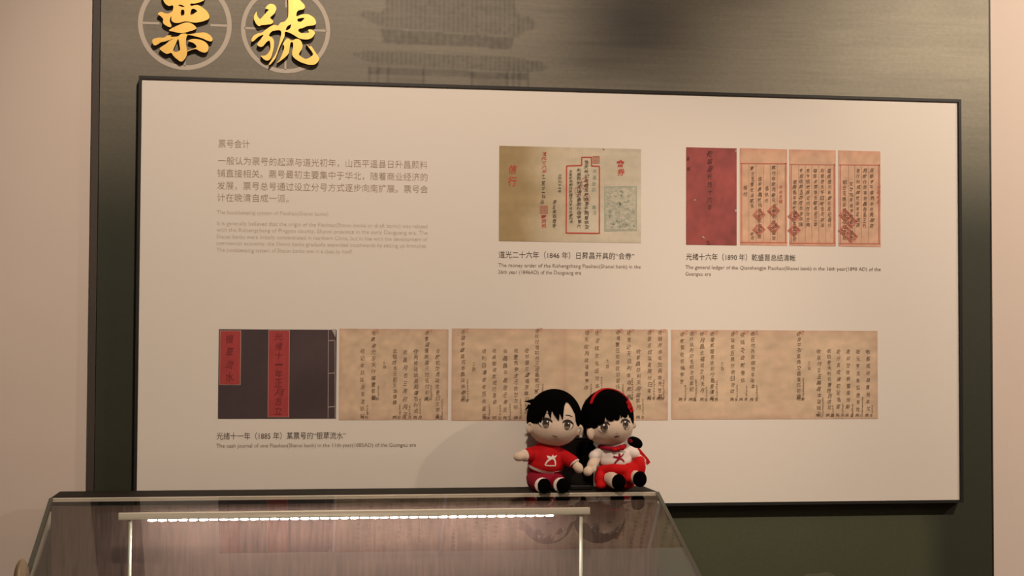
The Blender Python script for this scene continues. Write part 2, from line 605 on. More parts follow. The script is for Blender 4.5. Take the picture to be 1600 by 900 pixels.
# headings, paragraphs, captions
k = Ink(Y1)
text_line(k, '票号会计', 341.5, 390, 229.5, 14, -0.006)
k.build('heading_text', M['gold_ink'], board)
k = Ink(Y1)
for t, x0, x1, yb in (('一般认为票号的起源与道光初年，山西平遥县日升昌颜料', 340.5, 668, 256.0),
                      ('铺直接相关。票号最初主要集中于华北，随着商业经济的', 339.5, 668, 275.5),
                      ('发展，票号总号通过设立分号方式逐步向南扩展。票号会', 339.5, 668.5, 294.8),
                      ('计在晚清自成一派。', 339.5, 451, 313.5)):
    text_line(k, t, x0, x1, yb, 13.6, -0.006)
k.build('paragraph_text', M['gold_ink'], board)
k = Ink(Y1)
for t, x0, x1, yb in (('The bookkeeping system of Piaohao(Shanxi banks)', 339, 513, 334.3),
                      ('It is generally believed that the origin of the Piaohao(Shanxi banks or draft banks) was related', 339, 668, 351.5),
                      ('with the Rishengchang of Pingyao county, Shanxi province in the early Daoguang era. The', 338.5, 668, 361.8),
                      ('Shanxi banks were initially concentrated in northern China, but in line with the development of', 338.5, 668, 372.3),
                      ('commercial economy, the Shanxi banks gradually expanded southwards by setting up branches.', 338, 667, 382.6),
                      ('The bookkeeping system of Shanxi banks was in a class by itself.', 338.5, 551, 393.2)):
    text_line(k, t, x0, x1, yb, 8.8, -0.004)
k.build('translation_text', M['pale_ink'], board)


def caption(head, hx0, hx1, hy, lines, size=12.0):
    k = Ink(Y1)
    text_line(k, head, hx0, hx1, hy, size)
    h = k.build('caption_text', M['ink'], board)
    k = Ink(Y1)
    for t, x0, x1, yb in lines:
        text_line(k, t, x0, x1, yb, 8.6, -0.003)
    k.build('translation_text', M['brown_ink'], h)


caption('道光二十六年（1846 年）日昇昌开具的“会券”', 779, 991, 402.2,
        (('The money order of the Rishengchang Piaohao(Shanxi bank) in the', 778.5, 1001, 417.0), ('26th year (1846AD) of the Daoguang era', 778.5, 908, 427.6)))
caption('光绪十六年（1890 年）乾盛晋总结清帐', 1072, 1243, 405.3,
        (('The general ledger of the Qianshengjin Piaohao(Shanxi bank) in the 16th year(1890 AD) of the', 1071, 1376, 420.0), ('Guangxu era', 1071, 1111, 430.5)))
caption('光绪十一年（1885 年）某票号的“银草流水”', 338.5, 540, 686.0, (('The cash journal of one Piaohao(Shanxi bank) in the 11th year(1885AD) of the Guangxu era', 338, 650, 699.5),))


def page_fn(c1, c2, edge, seed, fold=None, noise=0.05):
    c1, c2, edge = np.array(c1), np.array(c2), np.array(edge)

    def fn(U, V):
        n = smooth_noise(U.shape, 6, 4, seed)
        n2 = smooth_noise(U.shape, 1, 1, seed + 1)
        t = np.clip(0.5 + 0.16 * n, 0, 1)[..., None]
        c = c1 * t + c2 * (1 - t)
        d = np.minimum(np.minimum(U, 1 - U) * 2.2, np.minimum(V, 1 - V) * 1.2)
        e = np.exp(-d / 0.05)[..., None]
        c = c * (1 - 0.55 * e) + edge * 0.55 * e
        if fold is not None:
            w = np.exp(-((U - fold) / 0.006) ** 2)[..., None] * 0.3 + np.exp(-np.abs(U - fold) / 0.05)[..., None] * 0.22
            c = c * (1 - w) + edge * w
        return c * (1 + noise * n2[..., None])
    return fn


STOCK = '收平会来足纹银壹百两福盛元天成亨谭记交付京都祁县日昇昌信行利本年月初三廿五贰叁肆伍陆柒捌玖拾支存欠'


def script(n):
    return ''.join(random.choice(STOCK) for _ in range(n))


def ledger(name, label, quad, cols, notes, smalls, seed, fold=None):
    pic = printed(name, quad, Y1, page_fn((0.62, 0.455, 0.305), (0.65, 0.47, 0.325), (0.50, 0.29, 0.21), seed, fold), 60, 48, M['print'], board)
    pic['label'] = label
    a, r = Ink(Y2), Ink(Y2)
    for x, y0, y1 in cols:
        n = max(7, int((y1 - y0) / random.uniform(8.2, 11.5)))
        column(a, '收' + script(n), x, y0, y1, n, 6.8, 0.0)
        if y0 < 525:
            column(r, '记', x + 4.5, y0 - 1, y0 + 6, 1, 9.5, 0.0)
    for x, y0, y1 in notes:
        a.stroke([(x, y0), (x + 0.3, y1 - 6)], 0.35)
        for yy in np.arange(y0 + 2, y1 - 6, 4.2):
            glyph(a, random.choice('十一二三六八'), x, yy, 3.4, 3.2, 0.2)
        column(a, script(1), x - 1, y1 - 6, y1, 1, 5.5)
        column(a, '两', x - 8, y1 - 6, y1, 1, 6.5)
    for x, y0, y1 in smalls:
        column(a, '十二日', x, y0, y1, 3, 4.5)
    a.build('handwriting', M['brown_ink'], pic)
    r.build('red_marks', M['pink_ink'], pic)


z7 = lambda x, y: (330 + x / 4.09, 500 + y / 4.09)
c7 = lambda L: [(330 + x / 4.09, 500 + a / 4.09, 500 + b / 4.09) for x, a, b in L]
z8 = lambda L: [(690 + x / 4.324, 500 + a / 4.324, 500 + b / 4.324) for x, a, b in L]
z9 = lambda L: [(1030 + x / 4.444, 500 + a / 4.444, 500 + b / 4.444) for x, a, b in L]

# dark book cover
def cover_fn(U, V):
    n = smooth_noise(U.shape, 5, 5, 31)
    return np.array([0.055, 0.031, 0.034]) * (1 + 0.1 * n)[..., None] + np.zeros(U.shape + (3,))


cov = printed('printed_picture', ((342, 514.3), (525, 654)), Y1, cover_fn, 40, 30, M['print'], board)
cov['label'] = 'picture of a dark bound book with two red title slips'


def rect_mesh(name, x0, y0, x1, y1, Y, mat, parent):
    a, b = at(x0, y0, 0), at(x1, y1, 0)
    return mesh_object(name, [(a[0], Y, b[2]), (b[0], Y, b[2]), (b[0], Y, a[2]), (a[0], Y, a[2])], [(0, 1, 2, 3)], mat, parent)


rect_mesh('slip_border', 343.6, 516.2, 376, 601.6, Y2, M['slip_edge'], cov)
rect_mesh('slip_border', 419.4, 515.6, 451.6, 652, Y2, M['slip_edge'], cov)
rect_mesh('title_slip', 344.6, 517.2, 375, 600.6, Y3, M['slip_red'], cov)
rect_mesh('title_slip', 420.4, 516.6, 450.6, 651, Y3, M['slip_red'], cov)
k = Ink(Y3 - 0.0003)
column(k, '银草流水', 359, 520, 599, 4, 13, 0.004, 0.08)
column(k, '光绪十一年正月吉立', 435.5, 519, 649, 9, 12, 0.004, 0.08)
dk = material('dark_red_ink', (0.16, 0.014, 0.016), 0.7)
k.build('handwriting', dk, cov)
k = Ink(Y2)
k.stroke([(513.2, 515), (512.5, 653)], 0.8)
for y in (532, 583, 635.5):
    k.stroke([(513, y + 0.5), (523, y - 0.3)], 1.0)
k.stroke([(523.2, 532), (523.6, 653)], 0.7)
k.add([at(518, 514.4, 0)[[0, 2]], at(525, 514.4, 0)[[0, 2]], at(524, 527, 0)[[0, 2]]], [(0, 2, 1)])
k.build('binding_thread', M['thread'], cov)

ledger('printed_picture', 'picture of a single tan ledger page right of the dark book cover', ((530.5, 513.6), (700, 655.8)),
       c7([(968, 175, 635), (1038, 62, 515), (1175, 180, 545), (1240, 180, 630), (1308, 180, 600), (1378, 62, 520), (1447, 180, 630)]),
       c7([(1068, 420, 515), (1205, 540, 635), (1268, 540, 635), (1335, 500, 635), (1405, 415, 520), (1475, 505, 635), (998, 540, 635)]),
       c7([(1105, 262, 312)]), 41)
ledger('printed_picture', 'picture of an opened tan ledger spread behind the plush dolls', ((706, 513.2), (1043.5, 656.5)),
       z8([(145, 60, 550), (287, 185, 670), (358, 185, 575), (430, 185, 630), (502, 185, 610), (575, 185, 640), (645, 55, 500),
           (980, 62, 480), (1050, 62, 470), (1190, 62, 470), (1265, 62, 540), (1330, 190, 610), (1405, 62, 545), (1475, 62, 540)]),
       z8([(175, 400, 555), (322, 570, 675), (395, 570, 675), (462, 560, 675), (535, 530, 675), (682, 430, 560), (1080, 380, 560), (1225, 430, 560),
           (1288, 390, 540), (1360, 530, 670), (1435, 400, 545), (1500, 400, 545), (1010, 430, 560)]),
       z8([(218, 280, 348), (1120, 262, 328)]), 43, 0.515)
ledger('printed_picture', 'picture of an opened tan ledger spread at the right end of the lower row', ((1049, 515.3), (1371.5, 654.5)),
       z9([(160, 75, 450), (225, 75, 500), (298, 75, 510), (368, 75, 560), (510, 75, 515), (580, 75, 445), (650, 75, 480), (970, 75, 550),
           (1110, 195, 675), (1180, 195, 625), (1245, 195, 625), (1312, 195, 625), (1380, 195, 645), (1450, 195, 640)]),
       z9([(182, 450, 565), (255, 410, 565), (328, 460, 565), (400, 420, 565), (540, 450, 565), (605, 455, 565), (678, 450, 565), (1000, 400, 560),
           (1136, 535, 675), (1206, 590, 675), (1274, 575, 675), (1342, 580, 675), (1410, 535, 675), (1478, 590, 675)]),
       z9([(437, 288, 352), (1040, 282, 348)]), 47, 0.508)

# maroon cover and three red-ruled pages, upper right
m6 = lambda x, y: (1060 + x / 3.912, 210 + y / 3.912)


def maroon_fn(U, V):
    n = smooth_noise(U.shape, 3, 3, 51)
    n2 = smooth_noise(U.shape, 1, 1, 52)
    return np.array([0.31, 0.058, 0.052]) * (1 + 0.07 * n + 0.06 * n2)[..., None] + np.zeros(U.shape + (3,))


mar = printed('printed_picture', ((1072, 230), (1151, 383.5)), Y1, maroon_fn, 30, 50, M['print'], board)
mar['label'] = 'picture of a worn maroon ledger cover'
k = Ink(Y2)
column(k, '乾盛晋光绪十六年', 1109, 234, 330, 8, 9, 0.002)
column(k, '总结', 1075, 240, 272, 2, 6)
column(k, '立', 1107, 375, 383, 1, 8)
k.build('handwriting', material('dark_maroon_ink', (0.095, 0.022, 0.026), 0.7), mar)  # dark maroon ink of the cover lettering
k = Ink(Y2)
for x, y, r in ((1086, 312.5, 1.2), (1098.5, 370.5, 1.6), (1150, 236, 1.6), (1149.6, 329, 2.0), (1084.5, 312.8, 0.8), (1100.5, 372, 0.9)):
    k.disc(x, y, r, 6)
k.build('worn_spots', M['thread'], mar)


def diamond(ink, x, y, r=9.5):
    for q in (r, r * 0.72):
        ink.stroke([(x, y - q), (x + q, y), (x, y + q), (x - q, y), (x, y - q)], 1.3)
    for t in range(10):
        a = random.uniform(-0.5, 0.5) * r
        b = random.uniform(-0.5, 0.5) * r
        ink.stroke([(x + a, y + b), (x + a + random.uniform(-3, 3), y + b + random.uniform(-3, 3))], 0.9)
    ink.stroke([(x - r * 0.5, y), (x + r * 0.5, y)], 1.0)
    ink.stroke([(x, y - r * 0.5), (x, y + r * 0.5)], 1.0)


def ruled_page(label, quad, band, bottom, rules, cols, stamps, reds, seed):
    pic = printed('printed_picture', quad, Y1, page_fn((0.66, 0.41, 0.27), (0.63, 0.38, 0.25), (0.60, 0.24, 0.17), seed), 24, 48, M['print'], board)
    pic['label'] = label
    (x0, y0), (x1, y1) = quad
    r = Ink(Y2)
    r.stroke([(x0 + 1, band), (x1 - 1, band + 0.5)], 1.4)
    r.stroke([(x0 + 1, bottom), (x1 - 1, bottom + 0.3)], 1.5)
    r.stroke([(x0 + 3, band), (x0 + 3, bottom)], 0.8)
    r.stroke([(x1 - 2.5, band), (x1 - 2.5, bottom)], 1.6)
    r.build('red_rules', M['stamp'], pic)
    th = Ink(Y2 + 0.0002)
    for x in rules:
        th.stroke([(x, band), (x, bottom)], 0.45)
    th.build('fine_rules', material('fine_rule', (0.36, 0.19, 0.12), 0.7), pic)
    a = Ink(Y3)
    for x, ya, yb in cols:
        n = max(2, int((yb - ya) / 8.0))
        column(a, script(n), x, ya, yb, n, 6.4, 0.003)
    a.build('handwriting', M['brown_ink'], pic)
    s = Ink(Y2 - 0.00015)
    for x, y in stamps:
        diamond(s, x, y)
    for x, ya, yb in reds:
        column(s, script(4), x, ya, yb, 4, 6)
    s.build('red_stamps', M['stamp'], pic)


c6 = lambda L: [(1060 + x / 3.912, 210 + a / 3.912, 210 + b / 3.912) for x, a, b in L]
p6 = lambda L: [(1060 + x / 3.912, 210 + y / 3.912) for x, y in L]
rx = lambda L: [1060 + x / 3.912 for x in L]
ruled_page('picture of a red-ruled ledger page beside the maroon cover', ((1156, 231.5), (1230, 384)), 255.3, 378.8, rx([430, 475, 520, 562, 603]),
           c6([(452, 190, 455), (497, 255, 640), (540, 310, 425), (583, 188, 650), (408, 305, 385), (450, 595, 645)]),
           p6([(492, 492), (492, 582), (582, 468), (582, 568)]), c6([(625, 310, 425)]), 61)
ruled_page('picture of a red-ruled ledger page, second right of the maroon cover', ((1233.3, 233.3), (1306, 385)), 257, 380, rx([735, 775, 815, 858, 900]),
           c6([(710, 275, 655), (750, 205, 565), (792, 205, 570), (838, 205, 565), (880, 205, 572), (922, 205, 572)]),
           p6([(708, 500), (708, 587)]), (), 65)
ruled_page('picture of a red-ruled ledger page at the right end of the upper row', ((1310, 235), (1376, 386)), 257.5, 380.5, rx([1040, 1078, 1118, 1162]),
           c6([(1015, 275, 650), (1057, 285, 650), (1097, 205, 570), (1140, 205, 575), (1182, 205, 575)]),
           p6([(1020, 494), (1056, 535), (1016, 588), (1058, 626)]), c6([(1225, 310, 425)]), 69)

# the money order
m5 = lambda L: [(760 + x / 3.912, 210 + y / 3.912) for x, y in L]
c5 = lambda x, a, b: (760 + x / 3.912, 210 + a / 3.912, 210 + b / 3.912)


def order_fn(U, V):
    n = smooth_noise(U.shape, 8, 6, 71)
    n2 = smooth_noise(U.shape, 12, 1, 72)
    l = np.array([0.385, 0.272, 0.125])
    r = np.array([0.69, 0.61, 0.49])
    t = np.clip(U * 1.15 - 0.05 + 0.1 * n, 0, 1)[..., None]
    return (l * (1 - t) + r * t) * (1 + 0.05 * n + 0.03 * n2)[..., None]


order = printed('printed_picture', ((780, 227.8), (1001.5, 379.8)), Y1, order_fn, 60, 44, M['print'], board)
order['label'] = 'picture of an olive-tan money order with red frame and green vignette'
a, r, g, s = Ink(Y3), Ink(Y2), Ink(Y2), Ink(Y2 - 0.00015)
r.stroke(m5([(490, 193), (582, 190), (582, 140), (642, 140), (642, 193), (690, 195), (690, 605), (487, 603), (490, 193)]), 2.0)
for ch, x, y, w in (('信', 160, 213, 52), ('行', 160, 288, 56), ('會', 820, 178, 50), ('券', 820, 230, 48)):
    px, py = m5([(x, y)])[0]
    glyph(r, ch, px, py, w / 3.912, w / 3.912 * (1.1 if ch in '信行' else 0.95), 0.06, 0.014)
column(r, '道光廿六年', *c5(352, 105, 240), 5, 8, 0.004)
column(r, '壹百両', *c5(350, 488, 575), 3, 9, 0.008)
r.build('red_writing', M['red_ink'], order)
column(a, '十二月廿一日', *c5(347, 240, 392), 6, 6)
column(a, '立字', *c5(343, 398, 428), 2, 7)
column(a, '徐天长记来会足纹银壹千两整京交', *c5(612, 155, 580), 15, 7.4)
column(a, '利息照例无误见票即付信字第六号', *c5(565, 205, 572), 14, 7.4)
column(a, '言定在京都日昇昌交付不误此据为凭', *c5(515, 215, 545), 16, 5.6)
column(a, '计开六十一号', *c5(448, 240, 358), 6, 6)
column(a, '原主来取银手', *c5(415, 400, 572), 6, 6)
column(a, '、', *c5(714, 82, 102), 1, 4)
a.build('handwriting', M['ink'], order)
column(g, '凭票会到', *c5(660, 208, 358), 4, 6.5)
column(g, '集用', *c5(660, 428, 498), 2, 6.5)
g.stroke(m5([(722, 320), (918, 318), (918, 588), (722, 590), (722, 320)]), 0.9)
g.stroke(m5([(730, 328), (910, 326), (910, 580), (730, 582), (730, 328)]), 0.5)
rr = random.Random(5)
for i in range(95):
    x, y = rr.uniform(735, 905), 335 + 240 * rr.random() ** 0.8
    pts = [(x, y)]
    for j in range(4):
        x, y = min(max(x + rr.uniform(-14, 14), 733), 907), min(max(y + rr.uniform(-10, 10), 332), 578)
        pts.append((x, y))
    g.stroke(m5(catmull(pts, 3, False)), 0.42)
for x, y, n in ((825, 370, 14), (820, 440, 20), (800, 540, 12), (760, 400, 6), (870, 500, 8)):
    for i in range(n):
        p = (x + rr.gauss(0, 12), y + rr.gauss(0, 12))
        g.stroke(m5([p, (p[0] + rr.uniform(-12, 12), p[1] + rr.uniform(-12, 12))]), 0.7)
wash = [at(x, y, 0) for x, y in m5([(724, 322), (916, 320), (916, 586), (724, 588)])]
mesh_object('vignette_wash', [(p[0], Y2 + 0.0002, p[2]) for p in wash], [(3, 2, 1, 0)], material('grey_green_wash', (0.50, 0.46, 0.36), 0.7, noise=(160, 0.16, (1, 1, 1))), order)
g.build('green_vignette', M['green_ink'], order)
for x0, y0, x1, y1 in ((328, 438, 373, 483), (650, 135, 690, 175)):
    s.stroke(m5([(x0, y0), (x1, y0), (x1, y1), (x0, y1), (x0, y0)]), 1.0)
    for t in np.linspace(0.2, 0.8, 4):
        s.stroke(m5([(x0 + (x1 - x0) * t, y0), (x0 + (x1 - x0) * t, y1)]), 0.7)
        s.stroke(m5([(x0, y0 + (y1 - y0) * t), (x1, y0 + (y1 - y0) * t)]), 0.5)
for x, y in ((600, 290), (612, 390), (560, 345), (600, 310)):
    s.stroke(m5([(x + 20 * math.cos(t), y + 24 * math.sin(t)) for t in np.linspace(0, 6.28, 13)]), 0.8)
s.build('red_seals', M['stamp'], order)

bpy.data.objects.remove(_font_ob)

# ------------------------------------------------------------------ the glass case
YB = -0.104            # back edge of the sloping glass
HZ = 1.122             # height of the flat ledge
SL = math.radians(20.7)
cx0, cx1 = -0.3285, 0.5735
SLEN = 0.52
cs, sn = math.cos(SL), math.sin(SL)
gy1, gz1 = YB - SLEN * cs, HZ - SLEN * sn


def glass_mat(name, tint, boost):
    m = bpy.data.materials.new(name)
    m.use_nodes = True
    nt = m.node_tree
    nt.nodes.clear()
    out = nt.nodes.new('ShaderNodeOutputMaterial')
    mix = nt.nodes.new('ShaderNodeMixShader')
    tr_ = nt.nodes.new('ShaderNodeBsdfTransparent')
    tr_.inputs[0].default_value = (*tint, 1)
    gl = nt.nodes.new('ShaderNodeBsdfGlossy')
    gl.inputs['Roughness'].default_value = 0.012
    fr = nt.nodes.new('ShaderNodeFresnel')
    fr.inputs['IOR'].default_value = 1.45
    geo = nt.nodes.new('ShaderNodeNewGeometry')
    inv = nt.nodes.new('ShaderNodeMath')
    inv.operation = 'SUBTRACT'
    inv.inputs[0].default_value = 1.0
    nt.links.new(geo.outputs['Backfacing'], inv.inputs[1])
    mul = nt.nodes.new('ShaderNodeMath')
    mul.operation = 'MULTIPLY'
    mul.inputs[1].default_value = boost
    nt.links.new(fr.outputs[0], mul.inputs[0])
    mul2 = nt.nodes.new('ShaderNodeMath')
    mul2.operation = 'MULTIPLY'
    mul2.use_clamp = True
    nt.links.new(mul.outputs[0], mul2.inputs[0])
    nt.links.new(inv.outputs[0], mul2.inputs[1])
    nt.links.new(mul2.outputs[0], mix.inputs[0])
    nt.links.new(tr_.outputs[0], mix.inputs[1])
    nt.links.new(gl.outputs[0], mix.inputs[2])
    nt.links.new(mix.outputs[0], out.inputs[0])
    return m


M['glass'] = glass_mat('case_glass', (0.93, 0.95, 0.93), 1.6)
M['glass_clear'] = glass_mat('side_glass', (0.92, 0.95, 0.93), 0.8)
M['glass_edge'] = material('green_glass_edge', (0.060, 0.062, 0.048), 0.25)
M['bevel'] = material('bright_bevel', (0.62, 0.52, 0.43), 0.3)
M['ledge'] = material('black_gloss_ledge', (0.022, 0.018, 0.014), 0.75, spec=0.12)
M['fabric'] = material('case_fabric', (0.110, 0.060, 0.049), 0.85, noise=(70, 0.32, (3.2, 1, 0.3)))
M['cabinet'] = material('dark_cabinet', (0.035, 0.028, 0.024), 0.4)
M['alu'] = material('pale_aluminium', (0.70, 0.63, 0.52), 0.4, metal=0.3)
M['led'] = material('led_diode', (0.9, 0.9, 0.85), 0.4, emit=((1.0, 0.94, 0.90), 190.0))
M['brass'] = material('champagne_metal', (0.42, 0.31, 0.20), 0.5, metal=0.2)

case = thing('display_case', ((cx0 + cx1) / 2, -0.3, 0.0), 'glass-topped sloping display case with a black ledge, standing below the white board', 'display case')
box('ledge', (cx0 + 0.001, YB + 0.004, HZ - 0.02), (cx1 - 0.001, -0.0035, HZ), M['ledge'], case, 0.0012)
box('glass_bevel', (cx0 + 0.002, YB - 0.001, HZ - 0.006), (cx1 - 0.002, YB + 0.0035, HZ - 0.0002), M['bevel'], case, 0.0008)


def slope(x, s, off):
    """point on the sloping top: s along the slope from the back edge, off along its normal"""
    return (x, YB - s * cs - off * sn, HZ - s * sn + off * cs)


def slope_box(name, x0, x1, s0, s1, o0, o1, mat, parent):
    v = [slope(x, s, o_) for o_ in (o0, o1) for x, s in ((x0, s0), (x1, s0), (x1, s1), (x0, s1))]
    f = [(0, 1, 2, 3), (7, 6, 5, 4), (0, 4, 5, 1), (1, 5, 6, 2), (2, 6, 7, 3), (3, 7, 4, 0)]
    bm_ = bmesh.new()
    vs_ = [bm_.verts.new(p) for p in v]
    for q in f:
        bm_.faces.new([vs_[i] for i in q])
    return bm_object(name, bm_, mat, parent)


ew = 0.0058
# top pane: upper face mirrors, lower face clear
pane = slope_box('top_glass', cx0 + ew, cx1 - ew, 0.002, SLEN - 0.002, -0.006, 0.0, M['glass'], case)
pane.data.materials.append(M['glass_clear'])
for p in pane.data.polygons:
    p.material_index = 0 if p.normal.z > 0.5 else 1
slope_box('glass_edge', cx0, cx0 + ew - 0.0002, 0.0, SLEN, -0.0062, 0.0002, M['glass_edge'], case)
slope_box('glass_edge', cx1 - ew + 0.0002, cx1, 0.0, SLEN, -0.0062, 0.0002, M['glass_edge'], case)
slope_box('glass_edge', cx0 + ew, cx1 - ew, SLEN - 0.0018, SLEN + 0.004, -0.0062, 0.0002, M['glass_edge'], case)
BED = 0.80
# back lining, bed lining, side and front panes
box('back_lining', (cx0 + 0.004, YB - 0.004, BED), (cx1 - 0.004, YB, HZ - 0.012), M['fabric'], case)
box('bed_lining', (cx0 + 0.004, gy1 + 0.006, BED - 0.01), (cx1 - 0.004, YB - 0.0045, BED), M['fabric'], case)
for x in (cx0 + 0.0005, cx1 - 0.0055):
    v = []
    for xx in (x, x + 0.005):
        v += [(xx, YB - 0.005, BED), (xx, gy1 + 0.006, BED), (xx, gy1 + 0.006, gz1 - 0.0045), (xx, YB - 0.005, HZ - 0.0095)]
    mesh_object('side_glass', v, [(3, 2, 1, 0), (4, 5, 6, 7), (0, 1, 5, 4), (1, 2, 6, 5), (2, 3, 7, 6), (3, 0, 4, 7)], M['glass_clear'], case)
box('front_glass', (cx0 + 0.006, gy1, BED), (cx1 - 0.006, gy1 + 0.005, gz1 - 0.006), M['glass_clear'], case)
bm = bmesh.new()
add_box(bm, (cx0, gy1 - 0.004, 0.08), (cx1, YB + 0.002, BED - 0.011), 0.004)
add_box(bm, (cx0 + 0.03, gy1 + 0.03, 0.0), (cx1 - 0.03, YB - 0.03, 0.081))
bm_object('cabinet_body', bm, M['cabinet'], case)
box('back_wall', (cx0 + 0.004, YB + 0.0045, 0.1), (cx1 - 0.004, YB + 0.012, HZ - 0.0205), M['cabinet'], case)
# rounded hinge on the left side of the glass
hp = at(34, 893, YB - 0.24)
bm = bmesh.new()
bmesh.ops.create_uvsphere(bm, u_segments=24, v_segments=16, radius=1.0, matrix=Matrix.Translation((cx0 + 0.001, hp[1], hp[2] - 0.014)) @ Matrix.Diagonal((0.0095, 0.03, 0.03, 1)))
bm_object('hinge', bm, M['brass'], case, True)

# ---- light bar on two posts, inside the case
YLB = YB - 0.052
pl, pr = at(185.5, 806, YLB), at(921, 800.5, YLB)
zb = (pl[2] + pr[2]) / 2
lamp = thing('light_bar', ((pl[0] + pr[0]) / 2, YLB, BED + 0.0002), 'slim pale light bar on two posts under the case glass', 'lamp')
box('bar', (pl[0], YLB - 0.005, zb - 0.0042), (pr[0], YLB + 0.005, zb + 0.0058), M['alu'], lamp, 0.0006)
for px in (203, 908):
    x = at(px, 850, YLB)[0]
    bm = bmesh.new()
    bmesh.ops.create_cone(bm, cap_ends=True, segments=20, radius1=0.0026, radius2=0.0026, depth=zb - 0.0045 - BED - 0.004,
                          matrix=Matrix.Translation((x, YLB, (zb - 0.0045 + BED + 0.004) / 2)))
    bm_object('post', bm, M['alu'], lamp, True)
    bm = bmesh.new()
    bmesh.ops.create_cone(bm, cap_ends=True, segments=28, radius1=0.022, radius2=0.02, depth=0.004, matrix=Matrix.Translation((x, YLB, BED + 0.0024)))
    bm_object('base_plate', bm, M['alu'], lamp)
lx0, lx1 = at(238, 812, YLB)[0], at(858, 808, YLB)[0]
proto = None
NL = 41
for i in range(NL):
    x = lx0 + (lx1 - lx0) * i / (NL - 1)
    if proto is None:
        bm = bmesh.new()
        bmesh.ops.create_uvsphere(bm, u_segments=12, v_segments=8, radius=1.0, matrix=Matrix.Translation((x, YLB - 0.003, zb - 0.0052)) @ Matrix.Diagonal((0.0060, 0.0020, 0.0013, 1)))
        proto = bm_object('led', bm, M['led'], lamp, True)
    else:
        c = proto.copy()
        COL.objects.link(c)
        c.location.x = x - lx0

# ------------------------------------------------------------------ plush dolls
YD = -0.056
PXM = (2.42 + YD) / 2420
M['skin'] = material('plush_skin', (0.66, 0.50, 0.385), 0.9, sheen=0.15, bump=(900, 0.15, 0.0006))
M['hair'] = material('black_plush', (0.0016, 0.0013, 0.0013), 0.95, spec=0.02, bump=(900, 0.3, 0.0008))
M['red'] = material('red_fabric', (0.43, 0.003, 0.006), 0.8, spec=0.2, noise=(120, 0.08, (1, 1, 1)), bump=(700, 0.2, 0.0006))
M['skirt'] = material('bright_red_fabric', (0.50, 0.003, 0.004), 0.8, spec=0.2, bump=(700, 0.2, 0.0006))
M['maroon'] = material('crimson_fabric', (0.25, 0.004, 0.02), 0.85, spec=0.2, bump=(700, 0.2, 0.0006))
M['white'] = material('white_fabric', (0.70, 0.60, 0.55), 0.85, bump=(700, 0.2, 0.0006))
M['black'] = material('black_felt', (0.0016, 0.0013, 0.0013), 0.95, spec=0.02)
M['lash'] = material('dark_brown_thread', (0.018, 0.009, 0.006), 0.8)
M['iris'] = material('brown_thread', (0.055, 0.030, 0.017), 0.7)
M['iris_light'] = material('light_brown_thread', (0.21, 0.14, 0.09), 0.7)
M['eye_white'] = material('white_thread', (0.72, 0.62, 0.54), 0.8)
M['spark'] = material('bright_white_thread', (0.85, 0.8, 0.75), 0.8)
M['lip'] = material('lip_thread', (0.16, 0.035, 0.02), 0.8)


def W(px, py, y):
    return Vector(at(px, py, YD + y))


def blob(name, prims, mat, parent, voxel=0.0016, smooth=6, cut=None):
    """one continuous soft surface grown round ellipsoids ('e') and tapered limbs ('c')"""
    bm = bmesh.new()

    def ell(c, r, rot=None):
        mtx = Matrix.Translation(c) @ (rot.to_4x4() if rot is not None else Matrix.Identity(4)) @ Matrix.Diagonal((*r, 1))
        bmesh.ops.create_uvsphere(bm, u_segments=28, v_segments=18, radius=1.0, matrix=mtx)
    for p in prims:
        if p[0] == 'e':
            c = W(*p[1])
            r = [v * PXM for v in p[2]]
            rot = Matrix.Rotation(math.radians(p[3]), 3, 'Y') if len(p) > 3 else None
            ell(c, r, rot)
        elif p[0] == 'd':      # flattened disc facing along a direction
            c, q = W(*p[1]), W(*p[2])
            rot = (q - c).to_track_quat('Z', 'Y').to_matrix()
            ell(c, (p[3] * PXM, p[3] * PXM, p[4] * PXM), rot)
        else:
            a, b = W(*p[1]), W(*p[3])
            n = 10
            for i in range(n + 1):
                t = i / n
                rr_ = (p[2] + (p[4] - p[2]) * t) * PXM
                ell(a.lerp(b, t), (rr_, rr_, rr_))
    me = bpy.data.meshes.new('soft')
    bm.to_mesh(me)
    bm.free()
    tmp = bpy.data.objects.new('soft', me)
    COL.objects.link(tmp)
    md = tmp.modifiers.new('r', 'REMESH')
    md.mode = 'VOXEL'
    md.voxel_size = voxel
    if smooth:
        ms = tmp.modifiers.new('s', 'SMOOTH')
        ms.factor = 0.5
        ms.iterations = smooth
    bpy.context.view_layer.update()
    out = evaluated_mesh(tmp)
    bpy.data.objects.remove(tmp)
    bm = bmesh.new()
    bm.from_mesh(out)
    if cut:
        for co, no in cut:
            g_ = bmesh.ops.bisect_plane(bm, geom=bm.verts[:] + bm.edges[:] + bm.faces[:], plane_co=co, plane_no=no, clear_outer=True)
            ed = [e for e in bm.edges if e.is_boundary]
            if ed:
                bmesh.ops.holes_fill(bm, edges=ed, sides=0)
    return bm_object(name, bm, mat, parent, True)


def bvh_of(*obs):
    V, F = [], []
    for o_ in obs:
        off = origin(o_)
        n = len(V)
        V += [v.co + off for v in o_.data.vertices]
        F += [tuple(i + n for i in p.vertices) for p in o_.data.polygons]
    return BVHTree.FromPolygons(V, F)


def onto(bvh, px, py, off):
    """point on a doll's surface seen at a photo pixel, raised by off"""
    c = Vector(CAM)
    d = (Vector(at(px, py, 0)) - c).normalized()
    h, nrm, i, dist = bvh.ray_cast(c, d)
    if h is None:
        return None
    return h - d * off


